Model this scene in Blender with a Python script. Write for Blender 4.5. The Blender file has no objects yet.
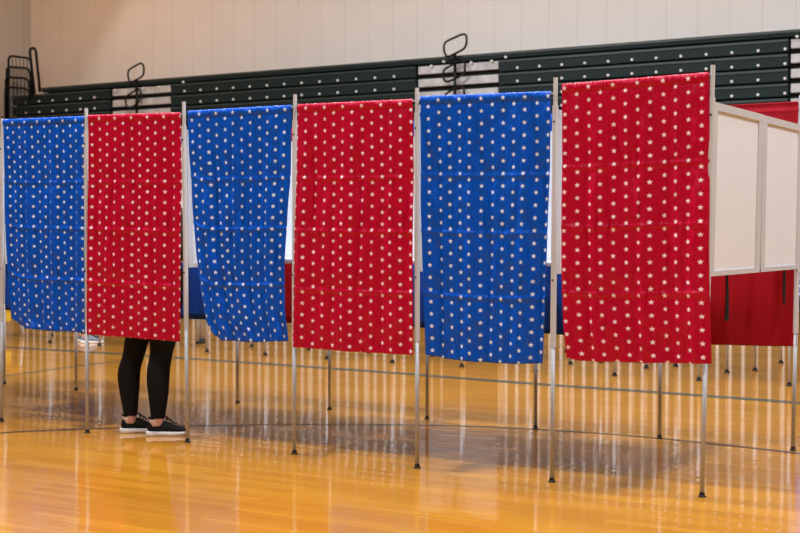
import bpy, bmesh, math, random
from mathutils import Vector, Matrix
PI = math.pi
scene = bpy.context.scene
COL = scene.collection

# ------------------------------------------------------------------ camera
F = 1349.0
EYE = 1.22
PITCH = math.atan(33.5 / F)
cam_d = bpy.data.cameras.new('camera')
cam_d.sensor_width = 36.0
cam_d.lens = F * 36.0 / 800.0
cam_d.dof.use_dof = True
cam_d.dof.focus_distance = 7.0
cam_d.dof.aperture_fstop = 5.6
cam = bpy.data.objects.new('camera', cam_d)
COL.objects.link(cam)
cam.location = (0, 0, EYE)
TURN = math.atan2(1349, 2232)          # the booth rows run along world X; the camera looks across them at an angle
cam.rotation_euler = (PI / 2 - PITCH, 0, TURN)
scene.camera = cam

# ------------------------------------------------------------------ world, lights, exposure
w = bpy.data.worlds.new('hall_light'); scene.world = w; w.use_nodes = True
bg = w.node_tree.nodes['Background']
bg.inputs[0].default_value = (0.90, 0.84, 0.86, 1)
bg.inputs[1].default_value = 0.11

def area(name, loc, size, power, color=(1, 1, 1), target=None):
    d = bpy.data.lights.new(name, 'AREA'); d.shape = 'DISK'; d.size = size
    d.energy = power; d.color = color
    o = bpy.data.objects.new(name, d); COL.objects.link(o)
    rz = Matrix.Rotation(TURN, 4, 'Z')
    o.location = rz @ Vector(loc)
    if target is not None:
        o.rotation_euler = (rz @ (Vector(target) - Vector(loc))).to_track_quat('-Z', 'Y').to_euler()
    return o

# high-bay lamps of the gym hung over the court, in a grid
for (x, y) in [(-5.5, 3.0), (0.0, 2.0), (5.5, 1.0), (-6.5, 9.5), (-1.0, 7.6), (4.5, 5.6), (-5.5, 16.0), (1.5, 13.5), (8.0, 10.5), (-9.0, 21.0), (-1.0, 18.5), (6.5, 15.5)]:
    area('ceiling_lamp', (x, y, 8.6), 0.8, 860 if 5 < y < 10 else (400 if y < 12 else (420 if x > -8 else 90)), (0.985, 0.985, 1.0))
# warm lamp close to the far wall, above the frame on the left
area('warm_wall_lamp', (-8.2, 25.6, 8.6), 0.5, 210, (1.0, 0.55, 0.25), (-8.6, 28.2, 4.5))

# added spot on the far wall; its rim imitates a curved shadow edge at left
sd = bpy.data.lights.new('added_edge_spot', 'SPOT'); sd.energy = 1550; sd.spot_size = math.radians(91); sd.spot_blend = 0.10
sd.shadow_soft_size = 0.12; sd.color = (1.0, 0.97, 0.93)
so_ = bpy.data.objects.new('added_edge_spot', sd); COL.objects.link(so_)
so_.location = (-13.0, 13.2, 8.0)                      # world axes: X along the rows, Y away from the viewer
so_.rotation_euler = Vector((0, 10, -6)).to_track_quat('-Z', 'Y').to_euler()

vs = scene.view_settings
vs.view_transform = 'Standard'; vs.look = 'None'; vs.gamma = 1.0; vs.use_curve_mapping = False
vs.exposure = -0.30

# ------------------------------------------------------------------ place geometry
# the booth rows run along DV; NV points away from the viewer, square to the rows
L = math.hypot(2232, 1349)
DV = Vector((2232 / L, -1349 / L, 0)); NV = Vector((1349 / L, 2232 / L, 0))
ROWANG = math.atan2(DV.y, DV.x)
def W(s, D, h=0.0):
    return DV * s + NV * D + Vector((0, 0, h))
_R = Matrix.Rotation(PI / 2 - PITCH, 3, 'X')      # measured in the camera's own heading; the hall is turned at the end
def ray(px, py):
    return _R @ Vector(((px - 400) / F, (266.5 - py) / F, -1.0))
def ground(px, py):
    r = ray(px, py); t = -EYE / r.z
    return Vector((r.x * t, r.y * t, 0))
def onplane(px, py, D):               # (s, h) of a point seen on the upright plane at distance D
    r = ray(px, py); t = D / r.dot(NV)
    p = r * t
    return p.dot(DV), p.z + EYE

# ------------------------------------------------------------------ materials
def newmat(name):
    m = bpy.data.materials.new(name); m.use_nodes = True
    return m, m.node_tree, m.node_tree.nodes['Principled BSDF']
def simple(name, col, rough=0.5, metal=0.0, var=0.0, scale=20.0, bump=0.0, coat=0.0, sheen=0.0):
    m, nt, b = newmat(name)
    b.inputs['Base Color'].default_value = (*col, 1)
    b.inputs['Roughness'].default_value = rough
    b.inputs['Metallic'].default_value = metal
    b.inputs['Coat Weight'].default_value = coat
    b.inputs['Sheen Weight'].default_value = sheen
    tc = nt.nodes.new('ShaderNodeTexCoord')
    nz = nt.nodes.new('ShaderNodeTexNoise'); nz.inputs['Scale'].default_value = scale
    nz.inputs['Detail'].default_value = 4
    nt.links.new(tc.outputs['Object'], nz.inputs['Vector'])
    if var > 0:
        mx = nt.nodes.new('ShaderNodeMix'); mx.data_type = 'RGBA'
        mx.inputs[6].default_value = (*[c * (1 - var) for c in col], 1)
        mx.inputs[7].default_value = (*[min(1, c * (1 + var)) for c in col], 1)
        nt.links.new(nz.outputs['Fac'], mx.inputs[0]); nt.links.new(mx.outputs[2], b.inputs['Base Color'])
    if bump > 0:
        bp = nt.nodes.new('ShaderNodeBump'); bp.inputs['Strength'].default_value = bump
        bp.inputs['Distance'].default_value = 0.01
        nt.links.new(nz.outputs['Fac'], bp.inputs['Height']); nt.links.new(bp.outputs['Normal'], b.inputs['Normal'])
    return m

class NX:
    """tiny expression helper for math nodes"""
    def __init__(s, nt): s.nt = nt
    def __call__(s, op, a, b=None, c=None):
        n = s.nt.nodes.new('ShaderNodeMath'); n.operation = op
        for i, v in enumerate((a, b, c)):
            if v is None: continue
            if isinstance(v, (int, float)): n.inputs[i].default_value = v
            else: s.nt.links.new(v, n.inputs[i])
        return n.outputs[0]

STAR_C, STAR_P, STAR_R = 0.0615, 0.0625, 0.0132
def star_cloth(name, col, starcol, rough=0.36):
    m, nt, b = newmat(name); X = NX(nt)
    uv = nt.nodes.new('ShaderNodeUVMap'); uv.uv_map = 'UVMap'
    sp = nt.nodes.new('ShaderNodeSeparateXYZ'); nt.links.new(uv.outputs[0], sp.inputs[0])
    U, V = sp.outputs[0], sp.outputs[1]
    k2 = PI / 5; r = STAR_R * 0.42
    N = (r * math.sin(k2), STAR_R - r * math.cos(k2))
    def star(ou, ov):
        x = X('MULTIPLY', X('SUBTRACT', X('FRACT', X('ADD', X('DIVIDE', U, 2 * STAR_C), ou)), 0.5), 2 * STAR_C)
        y = X('MULTIPLY', X('SUBTRACT', X('FRACT', X('ADD', X('DIVIDE', V, STAR_P), ov)), 0.5), STAR_P)
        th = X('PINGPONG', X('ADD', X('ARCTAN2', x, y), 20 * k2), k2)
        rho = X('SQRT', X('ADD', X('MULTIPLY', x, x), X('MULTIPLY', y, y)))
        e = X('ADD', X('MULTIPLY', X('MULTIPLY', rho, X('COSINE', th)), N[0]),
              X('MULTIPLY', X('MULTIPLY', rho, X('SINE', th)), N[1]))
        return X('LESS_THAN', e, STAR_R * N[0])
    fac = X('MAXIMUM', star(0.5, 0.5), star(0.0, 0.0))
    nz = nt.nodes.new('ShaderNodeTexNoise'); nz.inputs['Scale'].default_value = 2.5
    nt.links.new(uv.outputs[0], nz.inputs['Vector'])
    base = nt.nodes.new('ShaderNodeMix'); base.data_type = 'RGBA'
    base.inputs[6].default_value = (*[c * 0.88 for c in col], 1); base.inputs[7].default_value = (*[c * 1.12 for c in col], 1)
    nt.links.new(nz.outputs['Fac'], base.inputs[0])
    mx = nt.nodes.new('ShaderNodeMix'); mx.data_type = 'RGBA'
    nt.links.new(fac, mx.inputs[0]); nt.links.new(base.outputs[2], mx.inputs[6])
    mx.inputs[7].default_value = (*starcol, 1)
    nt.links.new(mx.outputs[2], b.inputs['Base Color'])
    b.inputs['Roughness'].default_value = rough
    b.inputs['Specular IOR Level'].default_value = 0.24
    wv = nt.nodes.new('ShaderNodeTexNoise'); wv.inputs['Scale'].default_value = 7.0; wv.inputs['Detail'].default_value = 3
    mp = nt.nodes.new('ShaderNodeMapping'); mp.inputs['Scale'].default_value = (2.2, 0.6, 1)
    nt.links.new(uv.outputs[0], mp.inputs[0]); nt.links.new(mp.outputs[0], wv.inputs['Vector'])
    bp = nt.nodes.new('ShaderNodeBump'); bp.inputs['Strength'].default_value = 1.0; bp.inputs['Distance'].default_value = 0.05
    nt.links.new(wv.outputs['Fac'], bp.inputs['Height']); nt.links.new(bp.outputs['Normal'], b.inputs['Normal'])
    return m

M = {}
M['red_star'] = star_cloth('red_star_cloth', (0.45, 0.0, 0.026), (0.92, 0.80, 0.88))
M['blue_star'] = star_cloth('blue_star_cloth', (0.0, 0.080, 0.54), (0.76, 0.86, 1.0))
M['red_back'] = simple('red_cloth_back', (0.30, 0.0, 0.007), 0.75, var=0.15, scale=3)
M['blue_back'] = simple('blue_cloth_back', (0.003, 0.050, 0.34), 0.6, var=0.15, scale=3)
M['alu'] = simple('satin_aluminium', (0.36, 0.37, 0.385), 0.5, 0.0, var=0.08, scale=6)
M['alu_white'] = simple('pale_grey_frame', (0.50, 0.51, 0.53), 0.5, 0.0, var=0.06, scale=6)
M['panel'] = simple('white_plastic_panel', (0.72, 0.74, 0.78), 0.38, var=0.04, scale=2)
M['rubber'] = simple('black_rubber', (0.012, 0.012, 0.013), 0.6)
M['strap'] = simple('black_webbing', (0.003, 0.003, 0.003), 0.9)
M['green'] = simple('dark_green_bleacher', (0.008, 0.019, 0.021), 0.6, var=0.25, scale=1.5)
M['greenlip'] = simple('bleacher_nosing', (0.018, 0.031, 0.031), 0.45, var=0.2, scale=2)
M['bolt'] = simple('bolt_cap', (0.66, 0.70, 0.70), 0.4)
M['streak_bolt'] = simple('pale_streak_bolt', (0.88, 0.90, 0.90), 0.4)  # whitened bolts of the unseen rows, added brightness for the mirrored floor streaks
M['gap'] = simple('dark_gap', (0.004, 0.004, 0.005), 0.9)
M['step'] = simple('scuffed_grey_step', (0.42, 0.43, 0.45), 0.6, var=0.55, scale=5)
M['rail'] = simple('black_enamel_tube', (0.006, 0.006, 0.007), 0.35)
M['black_knit'] = simple('black_knit', (0.0045, 0.0045, 0.005), 0.85, bump=0.1, scale=200)
M['shoe'] = simple('black_mesh_shoe', (0.009, 0.009, 0.010), 0.8, var=0.3, scale=120, bump=0.2)
M['sole'] = simple('white_foam_sole', (0.78, 0.76, 0.74), 0.5)
M['lace'] = simple('black_lace', (0.008, 0.008, 0.009), 0.7)
M['sock'] = simple('pale_sock', (0.72, 0.55, 0.52), 0.8)
M['skin'] = simple('skin', (0.56, 0.30, 0.24), 0.5, var=0.08, scale=8)
M['jacket'] = simple('dark_grey_jacket', (0.03, 0.032, 0.038), 0.85, bump=0.1, scale=90)
M['hair'] = simple('brown_hair', (0.05, 0.025, 0.012), 0.5, var=0.4, scale=60, bump=0.4)
M['eye'] = simple('eye', (0.02, 0.015, 0.012), 0.2)
M['lip'] = simple('lip', (0.35, 0.10, 0.09), 0.5)
M['denim'] = simple('dark_denim', (0.02, 0.03, 0.06), 0.85, bump=0.1, scale=90)
M['grey_shoe'] = simple('grey_blue_shoe', (0.20, 0.24, 0.30), 0.8, var=0.3, scale=60)
M['yellow'] = simple('yellow_plastic', (0.72, 0.50, 0.03), 0.4)
M['linegrey'] = simple('grey_green_line_paint', (0.045, 0.055, 0.045), 0.3, var=0.1, scale=3, coat=0.4)
M['lineblack'] = simple('black_line_paint', (0.03, 0.026, 0.022), 0.3, coat=0.4)
M['post_grey'] = simple('pale_grey_post', (0.40, 0.38, 0.36), 0.5)

def floor_mat():
    m, nt, b = newmat('varnished_maple'); X = NX(nt)
    tc = nt.nodes.new('ShaderNodeTexCoord')
    mp = nt.nodes.new('ShaderNodeMapping'); mp.inputs['Rotation'].default_value = (0, 0, -ROWANG)
    nt.links.new(tc.outputs['Object'], mp.inputs[0])
    br = nt.nodes.new('ShaderNodeTexBrick')
    br.inputs['Scale'].default_value = 1.0; br.inputs['Mortar Size'].default_value = 0.0012
    br.inputs['Brick Width'].default_value = 1.1; br.inputs['Row Height'].default_value = 0.057
    br.inputs['Color1'].default_value = (0.49, 0.192, 0.009, 1); br.inputs['Color2'].default_value = (0.60, 0.262, 0.017, 1)
    br.inputs['Mortar'].default_value = (0.34, 0.13, 0.02, 1); br.offset = 0.37
    br.inputs['Bias'].default_value = -0.1
    nt.links.new(mp.outputs[0], br.inputs['Vector'])
    m2 = nt.nodes.new('ShaderNodeMapping'); m2.inputs['Scale'].default_value = (0.8, 14.0, 1)
    nt.links.new(mp.outputs[0], m2.inputs[0])
    nz = nt.nodes.new('ShaderNodeTexNoise'); nz.inputs['Scale'].default_value = 3.0; nz.inputs['Detail'].default_value = 6
    nt.links.new(m2.outputs[0], nz.inputs['Vector'])
    big = nt.nodes.new('ShaderNodeTexNoise'); big.inputs['Scale'].default_value = 0.9; big.inputs['Detail'].default_value = 3
    nt.links.new(mp.outputs[0], big.inputs['Vector'])
    v = X('ADD', X('MULTIPLY', nz.outputs['Fac'], 0.42), X('ADD', 0.62, X('MULTIPLY', big.outputs['Fac'], 0.3)))
    hs = nt.nodes.new('ShaderNodeHueSaturation'); nt.links.new(v, hs.inputs['Value']); nt.links.new(br.outputs['Color'], hs.inputs['Color'])
    nt.links.new(hs.outputs[0], b.inputs['Base Color'])
    b.inputs['Roughness'].default_value = 0.30
    b.inputs['Specular IOR Level'].default_value = 0.25
    b.inputs['Coat Weight'].default_value = 0.9
    b.inputs['Coat Roughness'].default_value = 0.04
    b.inputs['Coat IOR'].default_value = 1.64
    # very slight ripple of the varnish from board to board
    m3 = nt.nodes.new('ShaderNodeMapping'); m3.inputs['Scale'].default_value = (1.6, 17.5, 1)
    nt.links.new(mp.outputs[0], m3.inputs[0])
    rp = nt.nodes.new('ShaderNodeTexNoise'); rp.inputs['Scale'].default_value = 1.0; rp.inputs['Detail'].default_value = 1
    nt.links.new(m3.outputs[0], rp.inputs['Vector'])
    bp = nt.nodes.new('ShaderNodeBump'); bp.inputs['Strength'].default_value = 1.0; bp.inputs['Distance'].default_value = 0.0011
    nt.links.new(rp.outputs['Fac'], bp.inputs['Height'])
    nt.links.new(bp.outputs['Normal'], b.inputs['Coat Normal']); nt.links.new(bp.outputs['Normal'], b.inputs['Normal'])
    return m
M['floor'] = floor_mat()

def wall_mat(name, col, seam, pitch_, off):
    m, nt, b = newmat(name); X = NX(nt)
    tc = nt.nodes.new('ShaderNodeTexCoord'); sp = nt.nodes.new('ShaderNodeSeparateXYZ')
    nt.links.new(tc.outputs['Object'], sp.inputs[0])
    f = X('FRACT', X('ADD', X('DIVIDE', sp.outputs[0], pitch_), off))
    line = X('LESS_THAN', X('ABSOLUTE', X('SUBTRACT', f, 0.5)), seam / pitch_)
    nz = nt.nodes.new('ShaderNodeTexNoise'); nz.inputs['Scale'].default_value = 1.2; nz.inputs['Detail'].default_value = 8
    nt.links.new(tc.outputs['Object'], nz.inputs['Vector'])
    base = nt.nodes.new('ShaderNodeMix'); base.data_type = 'RGBA'
    base.inputs[6].default_value = (*[c * 0.93 for c in col], 1); base.inputs[7].default_value = (*[c * 1.05 for c in col], 1)
    nt.links.new(nz.outputs['Fac'], base.inputs[0])
    mx = nt.nodes.new('ShaderNodeMix'); mx.data_type = 'RGBA'
    nt.links.new(X('MULTIPLY', line, 0.22), mx.inputs[0]); nt.links.new(base.outputs[2], mx.inputs[6])
    mx.inputs[7].default_value = (*[c * 0.45 for c in col], 1)
    nt.links.new(mx.outputs[2], b.inputs['Base Color'])
    b.inputs['Roughness'].default_value = 0.75
    return m
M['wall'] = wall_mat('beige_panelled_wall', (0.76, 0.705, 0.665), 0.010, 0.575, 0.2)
M['wall_l'] = wall_mat('shade_toned_wall', (0.56, 0.54, 0.51), 0.02, 1.22, 0.15)  # the left wall's different light is put into this greyer colour

for _n in ('red_back', 'blue_back', 'black_knit', 'shoe', 'lace', 'green', 'rail', 'rubber', 'strap'): M[_n].node_tree.nodes['Principled BSDF'].inputs['Specular IOR Level'].default_value = 0.2

# ------------------------------------------------------------------ mesh helpers
def link(name, bm, mats, parent=None, smooth=False, recalc=True):
    me = bpy.data.meshes.new(name)
    if recalc: bmesh.ops.recalc_face_normals(bm, faces=bm.faces[:])
    bm.to_mesh(me); bm.free()
    for m in (mats if isinstance(mats, (list, tuple)) else [mats]): me.materials.append(M[m])
    o = bpy.data.objects.new(name, me); COL.objects.link(o)
    if parent: o.parent = parent
    if smooth:
        for p in me.polygons: p.use_smooth = True
    return o
def empty(name, loc, rz=0.0):
    o = bpy.data.objects.new(name, None); COL.objects.link(o); o.location = loc; o.rotation_euler = (0, 0, rz)
    o.empty_display_size = 0.1
    return o
def tag(o, label=None, cat=None, group=None, kind=None):
    if label: o['label'] = label
    if cat: o['category'] = cat
    if group: o['group'] = group
    if kind: o['kind'] = kind
    return o
def copy_tree(o, parent=None):
    c = o.copy(); COL.objects.link(c)
    if parent: c.parent = parent
    for ch in list(o.children): copy_tree(ch, c)
    return c
def box(bm, lo, hi, mi=0, bevel=0.0):
    r = bmesh.ops.create_cube(bm, size=1.0)
    vs_ = r['verts']
    for v in vs_:
        v.co = Vector([(lo[i] + hi[i]) / 2 + v.co[i] * (hi[i] - lo[i]) for i in range(3)])
    fs = list({f for v in vs_ for f in v.link_faces})
    for f in fs: f.material_index = mi
    if bevel > 0:
        es = list({e for v in vs_ for e in v.link_edges})
        g = bmesh.ops.bevel(bm, geom=es, offset=bevel, segments=2, profile=0.5, affect='EDGES')
        for f in g['faces']: f.material_index = mi
def loft(bm, rings, cap=True, closed=False, mi=0):
    vr = [[bm.verts.new(p) for p in ring] for ring in rings]
    n = len(rings[0]); m = len(vr)
    for i in range(m if closed else m - 1):
        a, b_ = vr[i], vr[(i + 1) % m]
        for j in range(n):
            f = bm.faces.new((a[j], a[(j + 1) % n], b_[(j + 1) % n], b_[j])); f.material_index = mi
    if cap and not closed:
        bm.faces.new(vr[0][::-1]).material_index = mi; bm.faces.new(vr[-1]).material_index = mi
def tube(bm, pts, rad, n=10, closed=False, mi=0):
    pts = [Vector(p) for p in pts]; rings = []
    rads = rad if isinstance(rad, (list, tuple)) else [rad] * len(pts)
    m = len(pts); prev = None
    for i, p in enumerate(pts):
        if closed: t = (pts[(i + 1) % m] - pts[i - 1]).normalized()
        else: t = (pts[min(i + 1, m - 1)] - pts[max(i - 1, 0)]).normalized()
        if prev is None:
            a = t.orthogonal().normalized()
        else:
            a = (prev - t * prev.dot(t)).normalized()
        prev = a; b_ = t.cross(a)
        rings.append([p + (a * math.cos(2 * PI * k / n) + b_ * math.sin(2 * PI * k / n)) * rads[i] for k in range(n)])
    if closed:
        pass
    loft(bm, rings, cap=True, closed=closed, mi=mi)
def rounded(pts, r, seg=5, closed=True):
    """polyline with its corners rounded"""
    pts = [Vector(p) for p in pts]; out = []; m = len(pts)
    for i, p in enumerate(pts):
        if not closed and i in (0, m - 1): out.append(p); continue
        a = pts[i - 1]; b_ = pts[(i + 1) % m]
        ra = min(r, (a - p).length * 0.45); rb = min(r, (b_ - p).length * 0.45)
        q0 = p + (a - p).normalized() * ra; q2 = p + (b_ - p).normalized() * rb
        for k in range(seg + 1):
            t = k / seg
            out.append(q0 * (1 - t) ** 2 + p * 2 * t * (1 - t) + q2 * t * t)
    return out

# ------------------------------------------------------------------ the hall
def plank_rect(name, s0, s1, D0, D1, z0, z1, mat):
    bm = bmesh.new(); box(bm, (s0, D0, z0), (s1, D1, z1))
    o = link(name, bm, mat); o.rotation_euler = (0, 0, ROWANG)
    return o
bm = bmesh.new(); box(bm, (-26, -6, -0.1), (20, 34, 0.0))
tag(link('floor', bm, 'floor'), kind='structure')
DB = 22.0                      # front of the bleachers
DWALL = 23.2
s_corner = onplane(31, 60, DWALL)[0]
w1 = plank_rect('wall_back', s_corner, 12.0, DWALL, DWALL + 0.2, 0, 9.4, 'wall'); tag(w1, kind='structure')
# left wall returns towards the viewer
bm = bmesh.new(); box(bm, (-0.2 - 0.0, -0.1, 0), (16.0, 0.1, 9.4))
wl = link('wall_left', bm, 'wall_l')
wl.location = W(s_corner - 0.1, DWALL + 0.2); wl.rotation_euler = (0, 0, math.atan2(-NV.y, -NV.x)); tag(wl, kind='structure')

# painted court lines (thin film of paint on the boards)
def floor_line(name, pts, width, mat, z=0.0015):
    P = [ground(*p) for p in pts]
    # smooth through the points
    Q = []
    for i in range(len(P) - 1):
        p0, p1, p2, p3 = P[max(i - 1, 0)], P[i], P[i + 1], P[min(i + 2, len(P) - 1)]
        for k in range(8):
            t = k / 8
            Q.append(0.5 * ((2 * p1) + (p2 - p0) * t + (2 * p0 - 5 * p1 + 4 * p2 - p3) * t * t + (3 * p1 - p0 - 3 * p2 + p3) * t ** 3))
    Q.append(P[-1])
    bm = bmesh.new(); vs_ = []
    for i, q in enumerate(Q):
        t = (Q[min(i + 1, len(Q) - 1)] - Q[max(i - 1, 0)]).normalized()
        n = Vector((-t.y, t.x, 0))
        vs_.append((bm.verts.new(q + n * width / 2 + Vector((0, 0, z))), bm.verts.new(q - n * width / 2 + Vector((0, 0, z)))))
    for a, b_ in zip(vs_[:-1], vs_[1:]): bm.faces.new((a[0], a[1], b_[1], b_[0]))
    o = link(name, bm, mat, smooth=False)
    for p in o.data.polygons:
        if p.normal.z < 0: p.flip()
    return o
tag(floor_line('trim_1', [(-600, 309), (-300, 328), (-90, 341.5), (12, 347.5), (150, 356), (360, 370.5), (530, 383.5), (680, 394), (800, 403), (900, 411), (1200, 434)], 0.13, 'linegrey'), kind='structure')
tag(floor_line('trim_2', [(-420, 487), (-240, 461), (-90, 441.5), (0, 433), (90, 429), (190, 426), (300, 424.4), (430, 425.2), (530, 429), (620, 435), (710, 443.5), (800, 453.5), (900, 465.5), (1060, 488)], 0.045, 'lineblack'), kind='structure')
tag(floor_line('trim_3', [(-20, 379), (12, 375), (45, 370.5), (78, 366), (130, 360)], 0.05, 'linegrey', 0.001), kind='structure')

# ------------------------------------------------------------------ bleachers, folded against the wall
s_left = onplane(12.5, 100, DB)[0]
aisles = [(onplane(110.5, 95, DB)[0], onplane(171, 92, DB)[0]), (onplane(416, 75, DB)[0], onplane(499, 70, DB)[0]), (onplane(788.5, 45, DB)[0], onplane(788.5, 45, DB)[0] + 1.75)]
h_top = onplane(500, 52.3, DB)[1]
PITCHZ = 0.239
ble = empty('bleachers', W(s_left, DB), 0)
ble.rotation_euler = (0, 0, ROWANG)
tag(ble, 'long dark green folded bleachers with white bolt heads against the beige wall', 'bleachers')
bm = bmesh.new(); box(bm, (0.02, 0.14, 0), (1.0, 1.15, h_top - 0.18)); box(bm, (1.0, 0.14, 0), (-s_left + 9, 1.15, h_top - 0.03)); link('inner_frame', bm, 'gap', ble)
spans = []; cur = 0.0
for a0, a1 in aisles:
    spans.append((cur, a0 - s_left)); cur = a1 - s_left
spans.append((cur, -s_left + 9))
BOLT = 0.4275
b0 = onplane(732, 51, DB)[0] - s_left
phases = []
for (pa, ya, pb, yb, n) in [(25.25, 103, 108.25, 98, 6), (200, 91, 374.5, 81, 10), (517, 67.5, 758, 49.5, 10)]:
    a_, b_ = onplane(pa, ya, DB - 0.03)[0] - s_left, onplane(pb, yb, DB - 0.03)[0] - s_left
    phases.append((a_, (b_ - a_) / n))
phases.append(phases[-1])
print('phases', phases)
def bench_row(x0, x1, ztop, zh, bolts=True, sh=0.0, phase=(0, 0.43)):
    bm = bmesh.new()
    prof = [(0.13, ztop), (-0.015, ztop), (-0.03, ztop - 0.012), (-0.03, ztop - 0.045), (-0.008, ztop - 0.06), (0.0, ztop - zh + 0.035), (0.02, ztop - zh + 0.03), (0.13, ztop - zh + 0.03)]
    rings = [[(x, p[0], p[1]) for p in prof] for x in (x0, x1)]
    loft(bm, rings)
    for f in bm.faces:
        c = f.calc_center_median()
        if c.z > ztop - 0.055 and len(f.verts) == 4: f.material_index = 1
    if bolts:
        b0, BOLT = phase
        BS = BOLT if ztop > 3.45 else BOLT / 2          # unseen lower rows carry twice as many, stretched for streaks mirrored in the floor
        rb = 0.025 if ztop > 3.45 else 0.034
        tall = 1.0 if ztop > 3.45 else 2.3
        k = math.ceil((x0 + 0.1 - b0) / BS)
        while b0 + k * BS < x1 - 0.05:
            x = b0 + k * BS + sh; z = ztop - zh + 0.075 * (1 if tall == 1 else 1.2)
            ring0 = [(x + rb * math.cos(2 * PI * j / 10), -0.02, z + rb * tall * math.sin(2 * PI * j / 10)) for j in range(10)]
            ring1 = [(x + 0.018 * math.cos(2 * PI * j / 10), -0.032, z + 0.018 * tall * math.sin(2 * PI * j / 10)) for j in range(10)]
            ringb = [(p[0], 0.02, p[2]) for p in ring0]
            loft(bm, [ringb, ring0, ring1], mi=2 if tall == 1 else 3)
            k += 1
    link('bench_row', bm, ['green', 'greenlip', 'bolt', 'streak_bolt'], ble)
# top deck row runs through over the aisles
bench_row(0.95, -s_left + 9, h_top, 0.14, bolts=False)
z = h_top - 0.14
rows = []
while z > 0.25:
    rows.append(z)
    for i, (x0, x1) in enumerate(spans): bench_row(x0, x1, z, PITCHZ, phase=phases[i])
    z -= PITCHZ
# aisle steps: scuffed grey blocks between the green rows, set a little back
for (a0, a1) in aisles:
    for k, zt in enumerate(rows[:9]):
        bm = bmesh.new()
        box(bm, (a0 - s_left + 0.03, 0.03, zt - 0.155), (a1 - s_left - 0.03, 0.13, zt - 0.01), bevel=0.008)
        link('aisle_step', bm, 'step', ble)
# bolts of the top deck beside the aisles
for (px, py) in [(431, 66), (443.5, 61.5), (471, 62.5), (491.5, 61), (505.5, 57), (115, 90), (143.5, 88), (158.5, 87), (183, 82), (797, 36.5)]:
    s, h = onplane(px, py, DB - 0.03)
    x = s - s_left
    bm = bmesh.new()
    loft(bm, [[(x + q * math.cos(2 * PI * j / 10), y, h + q * math.sin(2 * PI * j / 10)) for j in range(10)] for q, y in ((0.025, 0.0), (0.025, -0.035), (0.016, -0.045))])
    link('deck_bolt', bm, 'bolt', ble)

# handrails standing in the aisles: a slanted rounded loop on a post, a second loop lower
def handrail(pxs, ys_off, loops, post):
    for (pts) in loops:
        bm = bmesh.new()
        P = []
        for (px, py) in pts:
            s, h = onplane(px, py, DB - 0.14); P.append(Vector((s - s_left, -0.14, h)))
        tube(bm, rounded(P, 0.1, 5), 0.021, 8, closed=True)
        link('rail_loop', bm, 'rail', hr, smooth=True)
    bm = bmesh.new()
    P = []
    for (px, py) in post:
        s, h = onplane(px, py, DB - 0.11); P.append(Vector((s - s_left, -0.11, h)))
    tube(bm, P, 0.03, 8); link('rail_post', bm, 'rail', hr, smooth=True)
def rail_root(name):
    o = empty(name, (0, 0, 0)); o.parent = ble; return o
hr = rail_root('handrail')
handrail(None, None, [[(443.8, 42.5), (463.5, 33.5), (467, 36), (466, 48), (447.5, 57.5), (444.2, 53)],
                      [(443, 70), (461, 60), (465.5, 63), (464.5, 74), (447, 82.5), (443, 79)],
                      [(444, 95), (460, 85), (465, 90), (463, 103), (447, 110), (443, 106)]], [(455, 54), (455, 118)])
hr = rail_root('handrail')
handrail(None, None, [[(127.5, 70.5), (141, 62.5), (144, 66), (143.6, 76), (131, 82.5), (128.5, 80)],
                      [(125, 97), (139, 88), (141, 92), (140, 102), (129, 109), (126, 106)]], [(136.7, 80), (136.7, 122)])
# end rails at the left end
def wp(px, py, D): 
    s, h = onplane(px, py, D); return Vector((s - s_left, D - DB, h))
for k, (x0, y0, x1, y1) in enumerate([(8.5, 55.5, 31, 58.5), (6.6, 66.5, 29.5, 68.5), (5.6, 77, 28.3, 78.5), (5.0, 87, 27.5, 88.5)]):
    D = DB + 0.02 - 0.05 * k
    bm = bmesh.new()
    tube(bm, rounded([wp(x0 + 0.5, 135, D), wp(x0, y0, D), wp(x1, y1, D), wp(x1 + 2.5, 97, D)], 0.14, 6, closed=False), 0.026, 8)
    fr = link('end_rail', bm, 'rail', ble, smooth=True)
    bm = bmesh.new()
    for j in range(1, 6):
        t = j / 6
        xa = x0 + (x1 - x0) * t; ya = y0 + (y1 - y0) * t
        tube(bm, [wp(xa, ya, D), wp(xa + 0.8, ya + 36, D)], 0.008, 6)
    link('spindles', bm, 'rail', fr)
bm = bmesh.new()
tube(bm, rounded([wp(34.5, 94, DB), wp(29.6, 48.5, DB), wp(35.5, 48.0, DB), wp(40.0, 92, DB)], 0.11, 6, closed=False), 0.032, 8)
link('end_loop', bm, 'rail', ble, smooth=True)

# ------------------------------------------------------------------ voting booths
BAY = 0.773
H_POLE, H_LEG, H_P0, H_P1 = 1.985, 0.70, 1.02, 1.82
DEPTH = 0.79
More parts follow.
